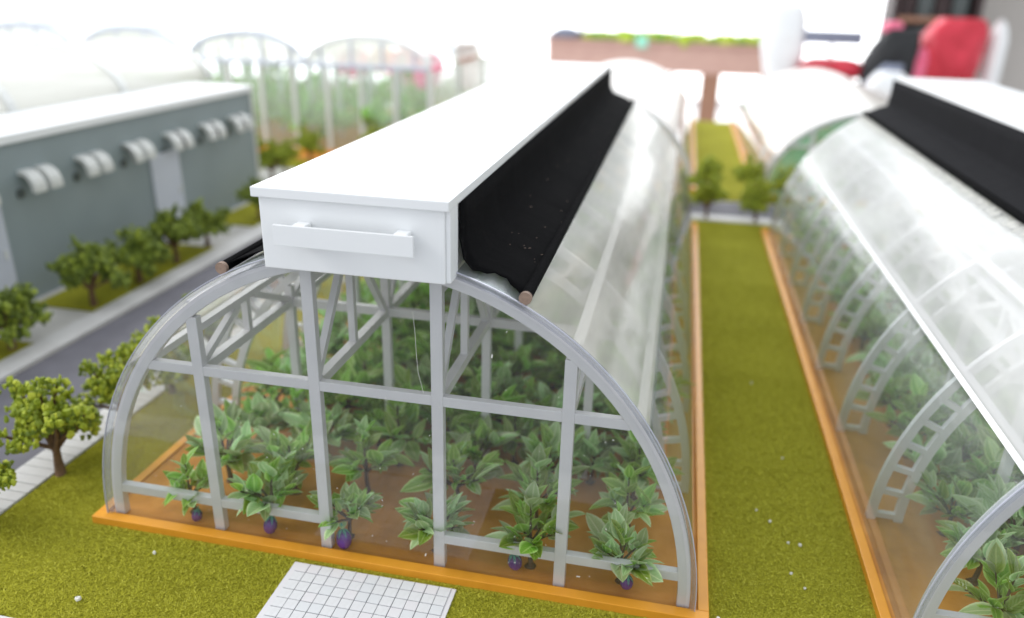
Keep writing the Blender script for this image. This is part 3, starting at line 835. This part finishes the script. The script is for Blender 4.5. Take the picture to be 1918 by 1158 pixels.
# ------------------------------------------------------------------ glasshouse block beyond
gl = empty('glasshouse', (-11, 16, 0), 0, 'large blurred multi span glasshouse with pale columns over green crops, upper left', 'greenhouse')
SW = 3.6
x_right = -4.6; nsp = 5
for s_ in range(nsp):
    cx = x_right-SW/2-s_*SW+11
    pr = [(cx+SW/2*math.cos(math.pi*i/16), 2.5+0.78*math.sin(math.pi*i/16)) for i in range(17)]
    pi_ = [(cx+(SW/2-0.12)*math.cos(math.pi*i/16), 2.5+0.64*math.sin(math.pi*i/16)) for i in range(17)]
    MB().band(pr, pi_, -0.06, 0.06).build('gable_arch', 'bluegrey' if s_ else 'white', gl)
    MB().strip(pr, 0.07, 9.5, 6).build('barrel_roof', 'milky', gl, smooth=True)
    gm = MB(); gm.v = [(x, 0.0, z) for x, z in pi_]; gm.f = [tuple(range(17))]; gm.build('gable_panel', 'frost', gl)
    MB().bar((cx-SW/2+0.05, 0, 2.44), (cx+SW/2-0.05, 0, 2.44), 0.12, 0.12).build('gutter_beam', 'bluegrey', gl)
    for q in range(4):
        xx = cx-SW/2+SW*(q+0.5)/4
        MB().bar((xx, 0, 2.5), (xx, 0, 2.5+0.7*math.sin(math.acos((xx-cx)/(SW/2)))), 0.07, 0.05).build('gable_bar', 'bluegrey', gl)
col_me = MB().box(-0.06, 0.06, -0.06, 0.06, 0, 2.38).mesh('column', 'hood')
for yy in (0, 3, 6, 9.4):
    for i in range(19):
        o = link('column', col_me, gl); o.location = (x_right+11-i*1.0, yy, 0)
for i in range(18):
    if i < 12:
        MB().box(x_right+11-i-0.93, x_right+11-i-0.07, -0.01, 0.01, 0.1, 2.35).build('wall_pane', 'milky', gl)
MB().box(x_right+11+0.0, x_right+11+0.02, 0.07, 9.3, 0.1, 2.35).build('wall_pane', 'milky', gl)
MB().box(x_right+11-18.2, x_right+11+0.2, -0.9, 9.6, -0.09, -0.02).build('soil_bed', 'soil', gl)
MB().box(x_right+11-0.4-18, x_right+11, -0.08, 0.08, -0.018, 0.10).build('sill', 'orange', gl)
crg = random.Random(3)
Vs, Fs, Us, nb_ = [], [], [], 0
for j in range(7):
    for i in range(14):
        px_, py_, ps_, pr_ = x_right-0.5-i*1.25+crg.uniform(-.15, .15), 16.6+j*1.2+crg.uniform(-.1, .1), crg.uniform(2.0, 2.6), crg.uniform(0, 6.28)
        T_ = Matrix.Translation((px_, py_, 0)) @ Matrix.Rotation(pr_, 4, 'Z') @ Matrix.Scale(ps_, 4)
        for M4, k in specs[crg.randrange(5)][1][::2]:
            V, F, U = LG[k]; A = np.array(T_ @ M4)
            Vs.append(V @ A[:3, :3].T + A[:3, 3]); Fs += [tuple(q_+nb_ for q_ in q) for q in F]; Us += U; nb_ += len(V)
tag(link('glasshouse_crops', mesh_uv('glasshouse_crops', np.concatenate(Vs), Fs, Us, 'leaf')), 'hazy mass of tall green crops inside the far glasshouse', 'crops', kind='stuff')
for i, (x, z) in enumerate(((-17.4, 2.0), (-19.4, 2.5))):
    tag(MB().box(x-0.45, x+0.45, 15.0, 15.5, -0.095, z-0.35).build('blue_crate', 'blue', bevel=0.02), ('tall blue crate at the left picture edge before the glasshouse', 'blue crate farthest left behind the cream roof')[i], 'crate')
# ------------------------------------------------------------------ foam crumbs on the lawn
crumb_me = MB().lump((0, 0, 0), 0.022, 0.02, 0.016, 8, 6, 0.3).mesh('foam_crumb', 'foam')
def crumb(x, y, s, label):
    o = link('foam_crumb', crumb_me); o.location = (x, y, LZ+0.02*s); o.scale = (s,)*3; o.rotation_euler = (x, y, x*y)
    tag(o, label, 'crumb', 'foam crumbs dropped on the lawn')
crumb(-2.13, -0.98, 1.1, 'white foam crumb on the lawn in the lower left corner')
crumb(-1.9, -0.36, 0.7, 'small pale crumb left of the orange base front, near the left post')
crumb(2.76, -0.02, 0.9, 'white crumb against the right front corner of the orange base')
for (x, y, cl) in ((3.40, 1.07, 'left of the close pair'), (3.50, 1.06, 'right of the close pair'), (3.38, 0.66, 'lone below the close pair'), (3.27, 1.35, 'just above the close pair'), (3.5, 2.5, 'close to the right orange board'), (3.47, 0.5, 'lowest on the right'), (3.16, 1.5, 'nearest the left orange board'), (2.3, -0.33, 'in front of the orange base'), (3.3, 4.2, 'farthest back')):
    crumb(x, y, rng.uniform(0.5, 0.75), 'tiny pale crumb on the lawn strip, %s' % cl)

# ------------------------------------------------------------------ the room behind
ww = empty('window_wall', (0, 112, -10), 0, 'bright overexposed window wall at the back of the room', 'window')
for i in range(12):
    x = -118+i*13.2
    MB().box(x+0.3, x+12.9, 0.2, 0.3, 1.0, 24).build('window_pane', 'window', ww)
    MB().box(x-0.3, x+0.3, -0.3, 0.5, 0.0, 24).build('mullion', 'white', ww)
MB().box(-118, 41, -0.3, 0.5, 0.0, 1.0).build('sill', 'white', ww)
tag(MB().box(20.6, 60, 62, 63, -10, 26).build('back_wall', 'roomwall'), kind='structure')
tag(MB().box(16.6, 18.9, 60, 62, -10, 26).build('cream_pillar', 'column'), 'cream pillar left of the dark shelf at top right', 'pillar')
sh = empty('dark_shelf', (15.6, 56, -10), 0, 'dark brown shelving unit behind the bags at top right', 'shelf')
MB().box(0, 0.4, 0, 3, 0, 24).build('side_panel', 'shelf', sh); MB().box(5.2, 5.6, 0, 3, 0, 24).build('side_panel', 'shelf', sh)
MB().box(0.4, 5.2, 2.6, 3, 0, 24).build('back_panel', 'shelf', sh)
for z in (2, 5, 8, 11, 13.2, 15.5, 18): MB().box(0.4, 5.2, 0, 2.6, z, z+0.35).build('shelf_board', 'brown', sh)
for i, z in enumerate((8.35, 11.35, 13.55)):
    for q in range(4): MB().box(0.6+q*1.1, 1.5+q*1.1, 0.5, 2.2, z, z+1.3+0.2*(q % 2)).build('file_box', 'dark' if q % 2 else 'shelf', sh)

for x in (-39.5, -36.5): tag(MB().tube([(x, 60, 2.6), (x+0.2, 60, 9)], 0.22, 8).build('hanging_rod', 'sign'), 'dark blue rod hanging at the top edge of the picture, %s of two' % ('left' if x < -38 else 'right'), 'rod')
# far display table with turf
ft = empty('display_table', (0, 73, -10), 0, 'far pinkish wooden display table with brown legs under bright turf', 'table')
MB().box(-10.4, 10.2, -3, 3, 8.0, 10.35).build('apron', 'pink', ft, bevel=0.1)
MB().box(-10.6, 10.4, -3.2, 3.2, 10.36, 10.6).build('tabletop', 'pink', ft)
for x in (-9.2, 4.6, 9.9):
    for y_ in (-2.2,): MB().box(x-0.85, x+0.85, y_-0.85, y_+0.85, 0, 8.0).build('leg', 'brown', ft, bevel=0.1)
tf = MB()
trg = random.Random(8)
for i in range(70):
    x = trg.uniform(-7.4, 9.9); tf.lump((x, 73+trg.uniform(-2.6, 2), 0.75), trg.uniform(.4, 1.1), 0.8, trg.uniform(.2, .75), 8, 6, 0.25, trg)
tag(tf.build('turf_mounds', 'lime', None, smooth=True), 'lumpy yellow green turf lying on the far display table', 'turf', kind='stuff')
tb = MB()
for i in range(16):
    x = trg.uniform(-7.4, 9.6); tb.lump((x, 70.4+trg.uniform(0, 1), 0.8), trg.uniform(.3, .8), 0.6, trg.uniform(.25, .6), 8, 6, 0.25, trg)
tag(tb.build('green_bushes', 'limed', None, smooth=True), 'small green bushes along the front of the far display table', 'bushes', kind='stuff')
tag(MB().box(-2.3, -1.3, 69.6, 70, 0.1, 1.1).build('teal_box', 'teal', bevel=0.05), 'small teal box on the front edge of the far display table', 'box')
tag(MB().lump((-8.8, 71, 1.0), 1.6, 1, 0.6, 10, 7, 0.2).build('grey_stone', 'sign', smooth=True), 'grey blue stone at the left end of the far display table', 'stone')

# bags and things at top right
def sack(name, mat, c, rx, ry, rz, label, cat='bag', jit=0.06, lean=0.0, seed=1):
    rg = random.Random(seed); b = MB(); nu, nv = 22, 14
    for i in range(nv+1):
        t = i/nv; ph = -1.35+2.7*t
        for k in range(nu):
            a = 2*math.pi*k/nu
            ca, sa = math.cos(a), math.sin(a)
            sx = math.copysign(abs(ca)**0.55, ca); sy = math.copysign(abs(sa)**0.55, sa)
            q = (math.cos(ph)**0.35)*(1+0.05*math.sin(3*a+i*0.7)+rg.uniform(-jit, jit)*0.5)
            b.v.append((c[0]+rx*sx*q+lean*t*rz*2, c[1]+ry*sy*q, c[2]-rz+2*rz*t))
    for i in range(nv):
        for k in range(nu):
            b.f.append((i*nu+k, i*nu+(k+1) % nu, (i+1)*nu+(k+1) % nu, (i+1)*nu+k))
    b.f.append(tuple(reversed(range(nu)))); b.f.append(tuple(nv*nu+k for k in range(nu)))
    return tag(b.build(name, mat, smooth=True), label, cat)
tag(MB().box(7.5, 24, 38, 50, -1.3, -0.9).box(8, 8.6, 39, 39.6, -10, -1.3).box(22.6, 23.2, 39, 39.6, -10, -1.3).box(8, 8.6, 48, 48.6, -10, -1.3).box(22.6, 23.2, 48, 48.6, -10, -1.3).build('side_table', 'roomwall'), 'low side table carrying the red and black bags', 'table')
sack('red_sack', 'red', (15.7, 45, 1.25), 1.85, 1.3, 2.45, 'large bulging red bag at top right', lean=0.22, seed=2)
sack('pink_sack', 'pinkbag', (14.3, 44.2, 0.6), 0.8, 0.8, 1.5, 'pink bag lying against the left side of the red bag', lean=0.1, seed=3)
sack('black_sack', 'black', (12.9, 44, 1.1), 1.3, 1.0, 2.0, 'black fabric bag left of the red bag', lean=0.18, seed=4)
sack('grey_sack', 'sign', (12.0, 43, 0.0), 0.75, 0.8, 1.3, 'dark grey bag slumped left of the black bag', lean=0.5, seed=5)
sack('pale_bundle', 'pinkbag', (13.1, 44, 3.1), 0.55, 0.5, 0.35, 'pale pink bundle on top of the black bag', seed=6)
sack('white_sack', 'white', (12.6, 40.5, 0.1), 1.0, 0.8, 0.95, 'white plastic bag in front of the grey bag', seed=7)
sack('red_cushion', 'red', (10.4, 45, 0.75), 1.8, 1.3, 0.6, 'flat red cushion below the blue grey panel', seed=8)
sack('orange_scrap', 'orangeb', (11.9, 40, -0.55), 0.55, 0.5, 0.3, 'small orange bag beside the white bag', seed=9)
tag(MB().tube([(18.9, 45, -0.9), (18.9, 45, 0.6), (18.9, 45, 2.6), (18.85, 45, 3.3), (18.8, 45, 3.7)], [0.5, 0.5, 0.48, 0.35, 0.12], 16).build('white_bottle', 'white', smooth=True), 'tall white bottle standing right of the red bag', 'bottle')
sg = empty('panel_sign', (10.3, 45, -0.9), 0, 'blue grey panel on a thin stand above the red cushion', 'sign')
MB().box(-1.6, 1.6, -0.1, 0.1, 3.0, 3.75).build('panel', 'sign', sg, bevel=0.04); MB().box(-0.08, 0.08, -0.05, 0.12, 0.3, 3.0).build('pole', 'hood', sg)
sack('white_drum', 'white', (7.7, 46, 2.1), 1.2, 1.3, 2.1, 'overexposed white drum left of the blue grey panel', cat='drum', seed=10)
# red and pink goods seen over the glasshouse
GR = 'red goods on the floor behind the glasshouse'
sack('red_carton', 'pinkbag', (-14.4, 44, -0.2), 1.7, 1.2, 1.2, 'pale red carton right of the orange bag behind the glasshouse', 'carton', seed=11)
sack('pink_carton', 'pinkbag', (-18.6, 44, 0.0), 0.9, 1.0, 0.9, 'pink bag leftmost of the red goods behind the glasshouse', seed=12)
sack('orange_bag', 'orangeb', (-16.6, 44, 0.2), 0.8, 1.0, 0.7, 'orange bag between pink and red goods behind the glasshouse', seed=13)
tag(MB().box(-21, -11.4, 43, 47, -2.0, -1.4).box(-20.5, -20, 44, 44.5, -10, -2).box(-12.5, -12, 44, 44.5, -10, -2).build('back_table', 'roomwall'), 'grey table behind the glasshouse with red goods', 'table')
tag(MB().box(-12.2, -10.9, 45, 46, -1.39, 1.4).build('maroon_board', 'brown', bevel=0.05), 'dull red board right of the red carton', 'board')
tag(MB().box(-12.7, -12.3, 44.6, 44.9, 0.8, 1.7).build('blue_tag', 'blue'), 'small blue card beside the maroon board', 'card')
tag(MB().box(-16.2, -15.1, 60, 60.6, -2.2, -1.0).build('orange_post', 'skin', bevel=0.05), 'small orange brown block above the ridge box', 'block')
